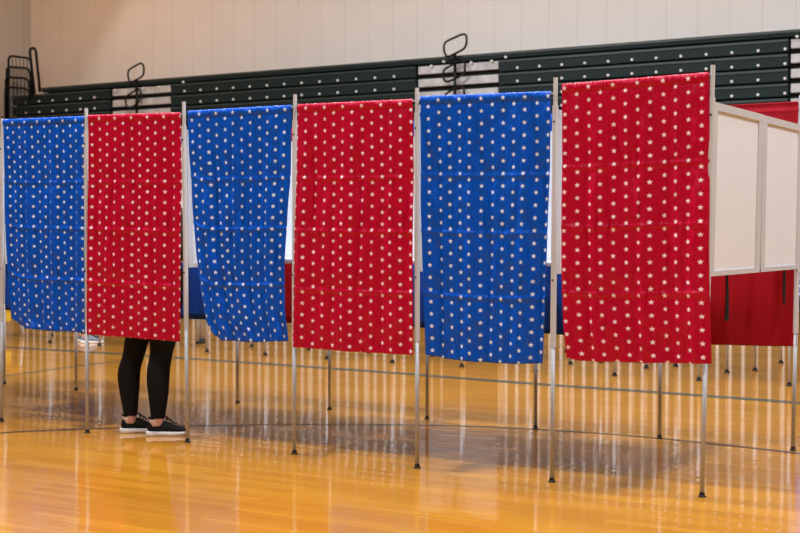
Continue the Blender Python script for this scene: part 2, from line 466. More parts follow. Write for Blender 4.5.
# measured feet of the near posts, and how far each leans along the row at its top
A_foot = {k: ground(*p) for k, p in {0: (1.5, 421.5), 1: (87.3, 433), 2: (187.5, 442.5), 3: (294.3, 454), 4: (417.2, 468), 5: (551.8, 482), 6: (702, 497)}.items()}
A_top = {0: (2.3, 118.5), 1: (86.2, 108.3), 2: (183.8, 101.8), 3: (295, 94.5), 4: (417.0, 88), 5: (555.7, 77.5), 6: (713, 65)}
sA = {}; DA = {}
for k, p in A_foot.items(): sA[k] = p.dot(DV); DA[k] = p.dot(NV)
sA[-1] = sA[0] - BAY; DA[-1] = DA[0]
s_topA = {k: onplane(px, py, DA[k])[0] for k, (px, py) in A_top.items()}; s_topA[-1] = s_topA[0] - BAY
hA = {k: onplane(px, py, DA[k])[1] for k, (px, py) in A_top.items()}; hA[-1] = hA[0]
rodA = {-1: (1.93, 1.93), 0: (119.5, 116.0), 1: (115.3, 112.3), 2: (111.2, 104.8), 3: (104.6, 98.8), 4: (96.5, 91.0), 5: (84.5, 72.0)}
for k in range(6):
    rodA[k] = (onplane(A_top[k][0], rodA[k][0], DA[k])[1] - 0.012, onplane(A_top[k + 1][0], rodA[k][1], DA[k + 1])[1] - 0.012)
print('hA', hA, 'rod', rodA)
B_px = {-2: (4.5, 384), -1: (76.3, 390.5), 0: (156, 396.5), 1: (237.5, 403.5), 2: (329.5, 410), 3: (427, 419.3), 4: (535.5, 428.8), 5: (659.5, 438.8), 6: (793, 450.5)}
sB = {}; DBk = {}
for k, p in B_px.items():
    g = ground(*p); sB[k] = g.dot(DV); DBk[k] = g.dot(NV)
DA_m = sum(DA.values()) / len(DA); DB_m = sum(DBk.values()) / len(DBk)
print('DA', {k: round(v, 2) for k, v in DA.items()}, 'DB', {k: round(v, 2) for k, v in DBk.items()})
print('sA', {k: round(v, 2) for k, v in sA.items()}, 'topA', {k: round(v, 2) for k, v in s_topA.items()})
print('sB', {k: round(v, 2) for k, v in sB.items()}, 'htop', h_top)

def make_booth(name, s_foot, s_top, D0, D1, s_prev, hp=H_POLE, rod=None, dprev=None, end_post=False):
    """one bay: its right-hand post, side screen, back screen, writing shelf and curtain rod.
    D0 is the open (curtained) side, D1 the inner side where the shelf is."""
    root = empty(name, W(s_foot, D0)); root.rotation_euler = (0, 0, ROWANG)
    sg = 1.0 if D1 > D0 else -1.0                    # local y towards the inside
    dep = abs(D1 - D0)
    lean = s_top - s_foot
    wd = s_foot - s_prev                             # bay width, towards -x
    lx = lambda h: lean * h / H_POLE
    if rod is None: rod = (hp - 0.045, hp - 0.045)
    # post
    bm = bmesh.new()
    tube(bm, [(lx(H_LEG - 0.04), 0, H_LEG - 0.04), (lx(1.84), 0, 1.84)], 0.0145, 14)
    tube(bm, [(lx(1.83), 0, 1.83), (lx(hp), 0, hp)], 0.0105, 12)
    post = link('post', bm, 'alu_white', root, smooth=False)
    bm = bmesh.new(); tube(bm, [(lx(hp - 0.015), 0, hp - 0.015), (lx(hp + 0.012), 0, hp + 0.012)], 0.008, 8)
    link('end_cap', bm, 'rubber', post)
    for hz in (1.76, 0.99):
        bm = bmesh.new(); tube(bm, [(lx(hz), -sg * 0.012, hz), (lx(hz), -sg * 0.0165, hz)], 0.005, 8)
        link('rivet', bm, 'rubber', post)
    # leg and its foot
    bm = bmesh.new(); tube(bm, [(0.0, 0, 0.012), (lx(0.72), 0, 0.72)], 0.0108, 14)
    leg = link('leg', bm, 'alu', root, smooth=True)
    bm = bmesh.new()
    tube(bm, [(0, 0, 0.0), (0, 0, 0.005), (0, 0, 0.010), (0, 0, 0.022)], [0.018, 0.018, 0.0125, 0.0125], 14)
    link('rubber_foot', bm, 'rubber', leg)
    if end_post:                                     # the bay at the end of a row has a post on its left as well
        yl = (dprev - D0) if dprev else 0.0
        bm = bmesh.new(); tube(bm, [(-wd, yl, 0.66), (-wd, yl, hp)], 0.0135, 14); link('post', bm, 'alu_white', root)
        bm = bmesh.new(); tube(bm, [(-wd, yl, 0.012), (-wd, yl, 0.72)], 0.0108, 14); lg_ = link('leg', bm, 'alu', root, smooth=True)
        bm = bmesh.new(); tube(bm, [(-wd, yl, 0.0), (-wd, yl, 0.005), (-wd, yl, 0.010), (-wd, yl, 0.022)], [0.018, 0.018, 0.0125, 0.0125], 14); link('rubber_foot', bm, 'rubber', lg_)
    # side screen: white sheet in a pale frame
    y0, y1 = (0.014, dep) if sg > 0 else (-dep, -0.014)
    l0, l1 = lx(H_P0), lx(H_P1)
    bm = bmesh.new()
    def slab(ya, yb, ha, hb, t, mi=0, bev=0.0):
        r = [[(lx(h) + dx, y, h) for (dx, h) in ((-t, ha), (t, ha), (t, hb), (-t, hb))] for y in (ya, yb)]
        loft(bm, r, mi=mi)
    slab(y0 + 0.02, y1 - 0.02, H_P0 + 0.015, H_P1 - 0.03, 0.004)
    pn = link('side_panel', bm, 'panel', root)
    bm = bmesh.new()
    slab(y0, y1, H_P1 - 0.036, H_P1, 0.011); slab(y0, y1, H_P0, H_P0 + 0.024, 0.011)
    sa, sb_ = (0.045, 0.072) if sg > 0 else (0.072, 0.045)
    slab(y0, y0 + sa, H_P0, H_P1, 0.0105); slab(y1 - sb_, y1, H_P0, H_P1, 0.0105)
    link('panel_frame', bm, 'alu_white', pn)
    # back screen across the bay, and the shelf in front of it
    bm = bmesh.new()
    yb = sg * (dep - 0.006)
    box(bm, (-wd + 0.03, min(yb, yb - sg * 0.008), H_P0 + 0.03), (-0.03, max(yb, yb - sg * 0.008), H_P1 - 0.04))
    link('back_panel', bm, 'panel', root)
    bm = bmesh.new()
    ya, yc = sorted((sg * (dep - 0.52), sg * (dep - 0.018)))  # shelf made deeper so that its shadow darkens the floor under the bank
    box(bm, (-wd + 0.03, ya, H_P0 + 0.03), (-0.03, yc, H_P0 + 0.05), bevel=0.004)
    link('writing_shelf', bm, 'panel', root)
    # curtain rod
    bm = bmesh.new(); tube(bm, [(-wd + 0.008 + lean, (dprev - D0) if dprev else 0, rod[0]), (lean - 0.006, 0, rod[1])], 0.006, 8)
    link('curtain_rod', bm, 'alu', root, smooth=True)
    return root

def strap(root, y, h0, h1, wv, side=0.013):
    bm = bmesh.new()
    n = 10; L0 = []
    for i in range(n + 1):
        t = i / n
        hh = h0 + (h1 - h0) * t
        yy = y + wv * math.sin(t * 3.0) * 0.6
        wdt = 0.012 + 0.016 * t if wv > 0.0 else 0.014 + 0.010 * math.sin(t * PI)
        L0.append([(side, yy - wdt, hh), (side + 0.004, yy - wdt, hh), (side + 0.004, yy + wdt, hh), (side, yy + wdt, hh)])
    loft(bm, L0)
    link('tie_strap', bm, 'strap', root)

front_labels = {
 -1: 'front booth cut off at the left edge, its post beside the first blue curtain',
  0: 'front-row voting booth closed by the leftmost blue curtain',
  1: 'front-row voting booth with a person in black leggings standing inside',
  2: 'front-row voting booth behind the blue curtain that narrows downwards, beside the person',
  3: 'front-row voting booth behind the middle red curtain, between two blue ones',
  4: 'front-row voting booth behind the large blue curtain, third blue from left',
  5: 'front-row voting booth at the right end with bare white side screen showing',
}
for k in range(-1, 6):
    r = make_booth('voting_booth', sA[k + 1], s_topA[k + 1], DA[k + 1], DA[k + 1] + DEPTH, sA[k], hp=hA[k + 1], rod=rodA[k], dprev=DA[k], end_post=(k == -1))
    tag(r, front_labels[k], 'voting booth', 'front row of voting booths')
    if k == 5:
        strap(r, 0.30, H_P0 + 0.01, 0.80, 0.02)
back_labels = {
 -3: 'back-to-back voting booth whose thin back leg stands at the far left edge',
 -2: 'rear-facing voting booth backing the leftmost blue curtain, thin leg under its right half',
 -1: 'rear-facing voting booth whose back leg is hidden by the person in leggings',
  0: 'rear-facing voting booth whose back leg shows under the narrowed blue curtain',
  1: 'rear-facing voting booth, back leg under the left part of the middle red curtain',
  2: 'rear booth whose back leg shows at the left corner of the third blue curtain',
  3: 'rear booth whose back leg shows at the right corner of the third blue curtain',
  4: 'rear-facing voting booth whose back leg shows under the large rightmost starred red curtain',
  5: 'rear-facing voting booth at the right end, back post at the right edge of the photo',
}
for k in range(-3, 6):
    sp_ = sB[k] if k in sB else sB[k + 1] - BAY
    tl = 0.03 if k == 5 else 0.01
    d1 = DA_m + DEPTH + 0.004
    r = make_booth('voting_booth', sB[k + 1], sB[k + 1] + tl, DBk[k + 1], d1, sp_, dprev=DBk.get(k), end_post=(k == -3))
    tag(r, back_labels[k], 'voting booth', 'rear-facing voting booths backing the front row')
    if k == 5: strap(r, -0.26, H_P0 + 0.01, 0.83, 0.0)

# ------------------------------------------------------------------ curtains
def curtain(D, left, right, bottom, colour, seed, face=-1, dense=True, creases=(0.305, 0.52, 0.76), top=None, du=None, zrod=H_POLE - 0.045, folds=1.0, inner=False, fwd=0.0):
    """left/right: lists of (h, s) down the side edges; bottom: list of (u, h). face -1 = printed side looks at the viewer"""
    rnd = random.Random(seed)
    nu, nv = (96, 170) if dense else (40, 30)
    Dp = D if isinstance(D, tuple) else (D, D)
    ends = (sorted(left)[-1][1], sorted(right)[-1][1])
    def interp(lst, x):
        lst = sorted(lst)
        if x <= lst[0][0]: return lst[0][1]
        for (a, b_), (c, d) in zip(lst[:-1], lst[1:]):
            if x <= c: 
                t = (x - a) / (c - a); t = t * t * (3 - 2 * t) * 0.35 + t * 0.65
                return b_ + (d - b_) * t
        return lst[-1][1]
    def botf(u): return interp(bottom, u)
    zr = zrod if isinstance(zrod, tuple) else (zrod, zrod)
    ht = max(zr) + 0.012
    wtop = interp(right, ht) - interp(left, ht)
    waves = [(rnd.uniform(2.2, 3.6), rnd.uniform(0, 6.28), 0.012), (rnd.uniform(4.5, 6.5), rnd.uniform(0, 6.28), 0.0085), (rnd.uniform(8, 11), rnd.uniform(0, 6.28), 0.0045)]
    diag = [(rnd.uniform(0.1, 0.9), rnd.uniform(-0.5, 0.5), rnd.uniform(0.018, 0.035), rnd.choice((-1, 1)) * rnd.uniform(0.004, 0.009)) for _ in range(5)]
    sect_ = [(0, 0.0), (creases[0], -0.004), (creases[1], 0.004), (creases[2], 0.002), (1.0, 0.001)]
    uoff = rnd.uniform(0, 1)
    bm = bmesh.new(); uvl = bm.loops.layers.uv.new('UVMap')
    th = 0.0012
    grid = {}
    uvs = {}
    for j in range(nv + 1):
        v = j / nv
        for i in range(nu + 1):
            u = i / nu
            hb = botf(u); htu = zr[0] + (zr[1] - zr[0]) * u + 0.012; h = htu + (hb - htu) * v
            sl, sr = interp(left, h), interp(right, h)
            fl = min(1.0, v * 2.6 + 0.12)
            q = u; off = 0.0
            env = math.sin(PI * min(1, max(0, u))) ** 0.35 if 0 < u < 1 else 0
            for (fr, ph, am) in waves:
                a = 2 * PI * fr * (u + 0.03 * math.sin(3 * v + ph)) + ph
                off += am * math.sin(a) * fl * folds
                q += env * min(0.55, 2.2 / fr) * 0.5 * am * math.cos(a + 0.6) * (0.4 + 0.6 * fl)
            for (uc, sl_, wd_, am) in diag:
                dd = u - (uc + sl_ * v * 0.5)
                off += am * math.exp(-(dd / wd_) ** 2) * fl * folds
            if u > 0.72: off += fwd * min(1.0, (u - 0.72) / 0.2) * min(1.0, v * 1.6)
            for c in (() if inner else creases):
                x = (v - c) / 0.0075
                off += 0.006 * math.exp(-x * x) * (1 if c != creases[-1] else 1.3)
                off -= 0.004 * math.exp(-abs(v - c) / 0.05)
            for (va, oa), (vb, ob) in zip(sect_[:-1], sect_[1:]):      # the cloth keeps the tilt of its packing folds
                if va <= v <= vb: off += oa + (ob - oa) * (v - va) / (vb - va)
            # rod pocket bulges round the rod
            hp = (htu - h)
            if hp < 0.05:
                off = off * (hp / 0.05) + 0.0085 * math.sin(PI * hp / 0.05 * 0.9 + 0.3)
            else:
                off = off + 0.004
            s = sl + (sr - sl) * min(1, max(0, q))
            grid[i, j] = (s, off + 0.004, h)
            uvs[i, j] = (u * wtop * 1.0 + uoff, 0.024 - (htu - h))
    def P(i, j, back):
        s, o_, h = grid[i, j]
        oo = o_ + 0.004
        if inner: oo = oo * 0.8 - 0.022
        s_l, s_r = ends
        Dl = Dp[0] + (Dp[1] - Dp[0]) * (s - s_l) / (s_r - s_l)
        return W(s, Dl + face * (oo + (0 if back else th)), h)
    layers = []
    for back in (False, True):
        vv = {(i, j): bm.verts.new(P(i, j, back)) for i in range(nu + 1) for j in range(nv + 1)}
        layers.append(vv)
        for j in range(nv):
            for i in range(nu):
                q = [(i, j), (i + 1, j), (i + 1, j + 1), (i, j + 1)]
                if (not back) == (face < 0): q = q[::-1]
                f = bm.faces.new([vv[a] for a in q]); f.smooth = True
                # the hem pocket is turned over, so its inner side carries the print too
                f.material_index = 1 if back else 0
                for lp, a in zip(f.loops, q): lp[uvl].uv = uvs[a]
    fr_, bk = layers
    rim = [(i, 0) for i in range(nu + 1)] + [(nu, j) for j in range(1, nv + 1)] + [(i, nv) for i in range(nu - 1, -1, -1)] + [(0, j) for j in range(nv - 1, 0, -1)]
    for a, b_ in zip(rim, rim[1:] + rim[:1]):
        f = bm.faces.new((fr_[a], fr_[b_], bk[b_], bk[a])); f.material_index = 1
    o = link('booth_curtain', bm, [colour + '_star', colour + '_back'], recalc=True)
    return o

def edges(D, pts):
    out = []
    for (px, py) in pts:
        s, h = onplane(px, py, D); out.append((h, s))
    return out
def bottom_curve(D, px0, px1, pts):
    out = []
    for (px, py) in pts:
        s, h = onplane(px, py, D); out.append(((px - px0) / (px1 - px0), h))
    return out
front_curtains = [
 (0, 'blue', [(3.2, 119), (5, 180), (7.5, 240), (9.5, 280), (12, 318), (16, 326)], [(84.0, 116), (84.3, 200), (85, 331)], (12, 85), [(12, 318), (17, 325), (25, 328.5), (45, 330.5), (85, 331.5)],
  'blue star-patterned curtain, leftmost in the front row'),
 (1, 'red', [(88.5, 115), (88, 220), (86.5, 333)], [(181, 112), (181.3, 220), (181.5, 342)], (86, 182), [(86, 334), (120, 336.5), (150, 339), (182, 342)],
  'dark red starred curtain with a person\'s black leggings showing below it'),
 (2, 'blue', [(187.8, 111), (189, 150), (193, 200), (197, 250), (201, 290), (206, 320), (212, 334)], [(291.8, 105), (289.8, 160), (287, 210), (284.5, 270), (285, 310), (288.5, 341)], (208, 289), [(208, 325), (212, 334.5), (220, 340), (250, 341.8), (289, 341)],
  'blue starred curtain narrowing to a rounded bottom, white screen visible at its left edge'),
 (3, 'red', [(297.8, 104), (296.5, 180), (294.5, 280), (293.6, 347)], [(412.8, 99.5), (413.3, 200), (414, 354)], (294, 414), [(294, 347), (330, 350), (370, 352.5), (414, 354.5)],
  'red starred curtain in the middle, between two blue curtains'),
 (4, 'blue', [(420.6, 96), (421.5, 180), (424, 270), (426.5, 350)], [(551, 90.5), (550, 150), (547.5, 240), (545, 310), (542.6, 362)], (426, 543), [(426, 354), (445, 358.5), (480, 362), (510, 363.5), (543, 363.5)],
  'blue starred curtain, third and largest blue in the front row'),
 (5, 'red', [(562, 84), (562, 160), (562.5, 270), (564, 320), (567, 357)], [(709.5, 72.5), (709.8, 160), (710.5, 280), (712.8, 362)], (566, 713), [(566, 357), (580, 360.5), (640, 362.5), (713, 363.5)],
  'bright red starred curtain, rightmost and largest in the front row'),
]
for (k, colr, le, ri, (x0, x1), bt, lab) in front_curtains:
    D = (DA[k] + DA[k + 1]) / 2
    c = curtain((DA[k], DA[k + 1]), edges(DA[k] - 0.012, le), edges(DA[k + 1] - 0.012, ri), bottom_curve(D, x0, x1, bt), colr, 11 + k * 7, zrod=rodA[k], folds=0.65, fwd=0.026 if k == 5 else 0.0)
    tag(c, lab, 'curtain', 'starred curtains of the front row')
def plain_curtain(D, s0, s1, hb, colr, seed, face, dense=False, folds=1.0, ht=H_POLE - 0.045):
    return curtain(D, [(0, s0), (2, s0)], [(0, s1), (2, s1)], [(0, hb), (0.4, hb - 0.01), (1, hb)], colr, seed, face=face, dense=dense, zrod=ht, folds=folds, inner=(face > 0))
c = plain_curtain((DA[-1], DA[0]), sA[-1] + 0.018, sA[0] - 0.012, 0.60, 'red', 44, face=-1, folds=0.6)
tag(c, 'red starred curtain cut off by the left edge, before the first blue one', 'curtain', 'starred curtains of the front row')
back_c = {5: ('red', 'plain back of a red curtain hanging under the white side screen at right'),
          4: ('blue', 'back of a blue curtain seen between the large blue and rightmost red curtains'),
          3: ('red', 'red curtain of the rear row hidden behind the large blue curtain'),
          2: ('blue', 'blue curtain of the rear row, sliver beside the fourth grey post'),
          1: ('red', 'back of a red curtain, strip right of the narrowing blue curtain'),
          0: ('blue', 'back of a blue curtain, strip left of the narrowing blue curtain'),
          -1: ('red', 'red curtain of the rear row hidden behind the person\'s booth'),
          -2: ('blue', 'blue curtain of the rear row, dark sliver at the left edge of the photo')}
for k, (colr, lab) in back_c.items():
    D = (DBk[k] + DBk[k + 1]) / 2
    hb = 0.585 if k == 5 else 0.60
    c = plain_curtain((DBk[k], DBk[k + 1]), sB[k] + 0.018, sB[k + 1] - 0.002 + (0.02 if k == 5 else 0), hb, colr, 50 + k, face=1, dense=(k == 5), folds=0.8)
    tag(c, lab, 'curtain', 'curtains of the rear-facing booths')

# ------------------------------------------------------------------ low voting stands beyond the booths, and one more curtained booth
DC = ground(265, 355.5).dot(NV); DD = ground(310, 350).dot(NV)
s_C = [ground(456, 368).dot(DV) + 0.742 * k for k in range(-8, 6)]
def make_stand(s, Da, Db, both=False):
    """two legs on the right side of a bay carrying a narrow writing board"""
    root = empty('voting_stand', W(s, Da)); root.rotation_euler = (0, 0, ROWANG)
    dy = Db - Da
    for y in (0.0, dy):
        bm = bmesh.new(); tube(bm, [(0, y, 0.012), (0, y, 0.80)], 0.0125, 12)
        lg = link('leg', bm, 'alu', root, smooth=True)
        bm = bmesh.new(); tube(bm, [(0, y, 0.0), (0, y, 0.006), (0, y, 0.014), (0, y, 0.028)], [0.026, 0.026, 0.018, 0.018], 12)
        link('rubber_foot', bm, 'rubber', lg)
    bm = bmesh.new(); box(bm, (-0.66, dy - 0.30, 0.80), (0.03, dy + 0.03, 0.83), bevel=0.006)
    link('writing_board', bm, 'alu', root)
    bm = bmesh.new(); tube(bm, [(0, 0.0, 0.76), (0, dy, 0.76)], 0.008, 8); link('cross_bar', bm, 'alu', root, smooth=True)
    return root
stand_labels = [
 'thin-legged stand far off, its legs by the yellow chair at the left edge',
 'thin-legged stand far off, leg just left of the grey sneakers',
 'thin-legged stand far off, leg just right of the grey sneakers',
 'thin-legged stand far off, hidden behind the person in black leggings',
 'thin-legged stand whose leg is beside the thick grey post, under the narrowed blue curtain',
 'thin-legged stand whose legs show just left of the third tall grey post',
 'thin-legged stand whose foot shows left of the back leg under the middle red curtain',
 'thin-legged stand half hidden under the right part of the middle red curtain',
 'thin-legged stand whose foot shows below the middle of the large blue curtain',
 'thin-legged stand hidden behind the right corner of the large blue curtain',
 'thin-legged stand whose white leg shows under the left half of the rightmost red curtain',
 'thin-legged stand behind the rightmost tall front post',
 'thin-legged stand whose foot shows at the very right edge, behind the last post',
]
for k in range(13):
    tag(make_stand(s_C[k], DC, DD), stand_labels[k], 'stand', 'thin-legged stands beyond the booths')
DE0 = ground(755, 371).dot(NV); DE1 = ground(777, 363).dot(NV)
s_E = [ground(755, 371).dot(DV) - 0.73 * k for k in range(5, -1, -1)]
elab = ['farthest thin-legged stand, foot by the fourth tall grey post', 'farthest thin-legged stand hidden behind the left half of the large blue curtain',
        'farthest thin-legged stand hidden behind the right half of the large blue curtain', 'farthest thin-legged stand, foot right of the sixth tall grey post',
        'farthest thin-legged stand behind the back leg under the rightmost red curtain', 'farthest thin-legged stand whose two legs show below the hanging plain red cloth at right']
for k in range(6):
    tag(make_stand(s_E[k], DE0, DE1), elab[k], 'stand', 'thin-legged stands of the farthest row')
r = make_booth('voting_booth', s_C[12] + 1.5, s_C[12] + 1.5, DC, DD - 0.012, s_C[12] + 0.76, end_post=True)
tag(r, 'second-row voting booth cut off by the right edge, dark blue cloth just showing', 'voting booth')
c = plain_curtain(DC - 0.02, s_C[12] + 0.03, s_C[12] + 1.48, 0.70, 'blue', 91, face=-1)
tag(c, 'dark blue curtain just visible at the very right edge of the photo', 'curtain')

# ------------------------------------------------------------------ people
def ell(c, a, b_, ax=(1, 0, 0), bx=(0, 1, 0), n=20):
    c = Vector(c); ax = Vector(ax); bx = Vector(bx)
    return [c + ax * (a * math.cos(2 * PI * k / n)) + bx * (b_ * math.sin(2 * PI * k / n)) for k in range(n)]
def smooth_rings(keys, n=20, sub=4):
    """keys: (x, y, z, a, b). catmull-rom between them -> horizontal elliptical rings"""
    out = []; m = len(keys)
    for i in range(m - 1):
        k0, k1, k2, k3 = keys[max(i - 1, 0)], keys[i], keys[i + 1], keys[min(i + 2, m - 1)]
        for q in range(sub):
            t = q / sub
            out.append([0.5 * (2 * b1 + (c - a) * t + (2 * a - 5 * b1 + 4 * c - d) * t * t + (3 * b1 - a - 3 * c + d) * t ** 3) for a, b1, c, d in zip(k0, k1, k2, k3)])
    out.append(list(keys[-1]))
    return [ell(k[:3], k[3], k[4], n=n) for k in out]
def remesh(o, vox, it=6):
    md = o.modifiers.new('Remesh', 'REMESH'); md.mode = 'VOXEL'; md.voxel_size = vox; md.use_smooth_shade = True
    sm = o.modifiers.new('Smooth', 'SMOOTH'); sm.factor = 0.5; sm.iterations = it

def shoe_mesh(mat_upper, parent, loc, rz, length=0.245, laces=True):
    """a low running shoe: toes towards local +x, heel at 0"""
    root = empty('shoe', loc, rz); root.parent = parent
    Ls = length
    # upper
    st = [(-0.002, 0.026, 0.028, 0.070), (0.02, 0.030, 0.026, 0.098), (0.055, 0.033, 0.026, 0.088), (0.085, 0.034, 0.026, 0.086), (0.11, 0.037, 0.026, 0.094), (0.14, 0.041, 0.026, 0.078),
          (0.17, 0.045, 0.026, 0.062), (0.20, 0.046, 0.027, 0.052), (0.23, 0.041, 0.028, 0.045), (0.252, 0.028, 0.029, 0.038), (0.262, 0.010, 0.030, 0.032)]
    rings = []
    for (x, wd, z0, z1) in st:
        x = x * Ls / 0.262
        ring = []
        for k in range(16):
            a = 2 * PI * k / 16
            cy, cz = math.cos(a), math.sin(a)
            zz = (z0 + z1) / 2 + (z1 - z0) / 2 * (abs(cz) ** 0.75) * (1 if cz > 0 else -1)
            yy = wd * (abs(cy) ** 0.8) * (1 if cy > 0 else -1) * (1 - 0.28 * max(0, (zz - z0) / (z1 - z0)))
            ring.append((x, yy, zz))
        rings.append(ring)
    bm = bmesh.new(); loft(bm, rings)
    up = link('upper', bm, mat_upper, root, smooth=True)
    sb = up.modifiers.new('Subdivision', 'SUBSURF'); sb.levels = 1; sb.render_levels = 1
    # sole with heel lift
    st = [(-0.010, 0.022, 0.008, 0.033), (0.0, 0.033, 0.002, 0.036), (0.03, 0.037, 0.0, 0.034), (0.09, 0.035, 0.003, 0.032), (0.13, 0.040, 0.001, 0.030), (0.18, 0.048, 0.0, 0.029), (0.22, 0.046, 0.002, 0.029), (0.25, 0.033, 0.006, 0.030), (0.268, 0.012, 0.012, 0.030)]
    rings = []
    for (x, wd, z0, z1) in st:
        x = x * Ls / 0.262
        z1 *= 0.84
        rings.append([(x, -wd * 0.92, z0), (x, wd * 0.92, z0), (x, wd, (z0 + z1) / 2), (x, wd * 0.95, z1), (x, -wd * 0.95, z1), (x, -wd, (z0 + z1) / 2)])
    bm = bmesh.new(); loft(bm, rings)
    so = link('sole', bm, 'sole', root, smooth=True)
    b2 = so.modifiers.new('Bevel', 'BEVEL'); b2.width = 0.003; b2.segments = 2
    if laces:
        bm = bmesh.new()
        for q in range(5):
            x = 0.112 + 0.017 * q; zt = 0.098 - 0.0088 * q
            tube(bm, [(x, -0.024, zt - 0.012), (x + 0.004, -0.01, zt + 0.002), (x + 0.008, 0.01, zt + 0.002), (x + 0.012, 0.024, zt - 0.012)], 0.0028, 6)
        for sy in (-1, 1):
            tube(bm, rounded([(0.112, 0, 0.10), (0.10, sy * 0.018, 0.118), (0.125, sy * 0.036, 0.108), (0.118, sy * 0.01, 0.098)], 0.012, 4), 0.0026, 6, closed=True)
            tube(bm, [(0.112, 0, 0.102), (0.13, sy * 0.015, 0.10), (0.148, sy * 0.032, 0.088)], 0.0024, 6)
        link('laces', bm, 'lace', root)
        bm = bmesh.new()          # padded collar and heel tab
        rg = []
        tube(bm, [(0.098 * 0.5 + 0.04 * math.cos(a) , 0.026 * math.sin(a), 0.093 + 0.012 * (-math.cos(a)) + 0.004) for a in [2 * PI * k / 18 for k in range(18)]], 0.006, 8, closed=True)
        link('collar', bm, mat_upper, root, smooth=True)
    return root

def make_person(label, legs, hipc, yaw, trousers, top_mat, shoe_mat, shoes, height=1.68, hair='long'):
    """legs: two lists of (x, y, z, a, b) from ankle up to hip; world coordinates relative to hipc ground point"""
    # torso axes
    fx = Vector((math.cos(yaw), math.sin(yaw), 0)); sx = Vector((-fx.y, fx.x, 0))
    def T(f, s, h): return Vector(hipc) + fx * f + sx * s + Vector((0, 0, h))
    k = height / 1.68
    bm = bmesh.new()
    for lg in legs: loft(bm, smooth_rings(lg))
    def sect(f, s, h, a, b_): return ell(T(f, s, h), a, b_, fx, sx)     # a: half depth, b: half width
    tor = [(0.0, 0, 0.80, .085, .12), (0, 0, 0.88, .105, .165), (0, 0, 0.97, .10, .155), (0.005, 0, 1.06, .085, .125), (0.012, 0, 1.15, .095, .135), (0.02, 0, 1.25, .105, .15), (0.02, 0, 1.34, .095, .165), (0.022, 0, 1.39, .06, .12), (0.03, 0, 1.42, .048, .055), (0.045, 0, 1.50, .046, .048)]
    loft(bm, [sect(f, s, h * k, a, b_) for f, s, h, a, b_ in tor])
    # head: tilted down a little towards the shelf
    hd = [(0.035, 1.45, .045, .045), (0.062, 1.475, .062, .052), (0.066, 1.50, .078, .062), (0.060, 1.54, .090, .071), (0.052, 1.58, .095, .076), (0.045, 1.62, .092, .076), (0.038, 1.655, .075, .064), (0.034, 1.675, .045, .040), (0.033, 1.682, .015, .014)]
    loft(bm, [sect(f, 0, h * k, a, b_) for f, h, a, b_ in hd])
    # nose and ears
    tube(bm, [T(0.142, 0, 1.575 * k), T(0.155, 0, 1.555 * k), T(0.165, 0, 1.535 * k), T(0.148, 0, 1.527 * k)], [.008, .011, .013, .010], 8)
    for sy in (-1, 1):
        tube(bm, [T(0.045, sy * 0.074, 1.59 * k), T(0.036, sy * 0.086, 1.57 * k), T(0.042, sy * 0.082, 1.54 * k), T(0.05, sy * 0.072, 1.53 * k)], [.009, .013, .010, .007], 8)
    # arms reaching forward to the shelf
    arms = []
    for sy in (-1, 1):
        sh, el, wr = T(0.015, sy * 0.165, 1.35 * k), T(-0.005, sy * 0.21, 1.10 * k), T(0.17, sy * 0.13, 1.085 * k)
        arms.append((sh, el, wr))
        tube(bm, [sh, sh.lerp(el, 0.5), el, el.lerp(wr, 0.35), wr, wr + (wr - el).normalized() * 0.03], [.050, .043, .036, .036, .026, .024], 14)
        d = (wr - el).normalized(); sd = Vector((0, 0, 1)).cross(d).normalized(); up = d.cross(sd)
        palm = wr + d * 0.055
        loft(bm, [ell(wr + d * t, a, .013, sd, up, 14) for t, a in ((0.01, .024), (0.04, .034), (0.07, .038), (0.09, .036))])
        for q, (o_, ln) in enumerate(((-.027, .062), (-.009, .072), (.009, .068), (.026, .052))):
            b0_ = wr + d * 0.08 + sd * o_
            tube(bm, [b0_, b0_ + d * ln * 0.45, b0_ + d * ln * 0.75 - up * 0.012, b0_ + d * ln * 0.9 - up * 0.03], [.0085, .008, .0075, .006], 8)
        b0_ = wr + d * 0.03 - sd * sy * -0.03
        tube(bm, [b0_, b0_ + d * 0.025 + sd * sy * 0.018, b0_ + d * 0.05 + sd * sy * 0.02 - up * 0.01], [.012, .0095, .008], 8)
    body = link('person', bm, 'skin'); remesh(body, 0.009, 3)
    # put the origin at the feet
    tag(body, label, 'person')
    # trousers
    bm = bmesh.new()
    for lg in legs: loft(bm, smooth_rings([(x, y, z, a + 0.006, b_ + 0.006) for x, y, z, a, b_ in lg[1:]]))
    loft(bm, [sect(f, s, h * k, a + 0.007, b_ + 0.007) for f, s, h, a, b_ in tor[:4]])
    o = link('leggings' if trousers == 'black_knit' else 'trousers', bm, trousers, body); remesh(o, 0.009, 8)
    bm = bmesh.new()
    loft(bm, [sect(f, s, h * k, a + 0.014, b_ + 0.014) for f, s, h, a, b_ in tor[1:8]] + [sect(0.026, 0, 1.415 * k, .062, .07)])
    for sh, el, wr in arms:
        tube(bm, [sh, sh.lerp(el, 0.5), el, el.lerp(wr, 0.35), wr - (wr - el) * 0.06], [.060, .053, .046, .045, .036], 14)
    o = link('jacket', bm, top_mat, body); remesh(o, 0.012, 5)
    bm = bmesh.new()
    rr = []
    for f, h, a, b_ in hd[3:]: rr.append(sect(f - 0.022, 0, h * k, a + 0.008, b_ + 0.013))
    loft(bm, [sect(f, 0, h * k, a, b_) for f, h, a, b_ in ((-0.03, 1.36 if hair == 'long' else 1.5, .03, .055), (-0.035, 1.45 if hair == 'long' else 1.52, .045, .075), (-0.015, 1.56, .065, .086))] + rr[2:])
    o = link('hair', bm, 'hair', body); remesh(o, 0.010, 4)
    bm = bmesh.new()
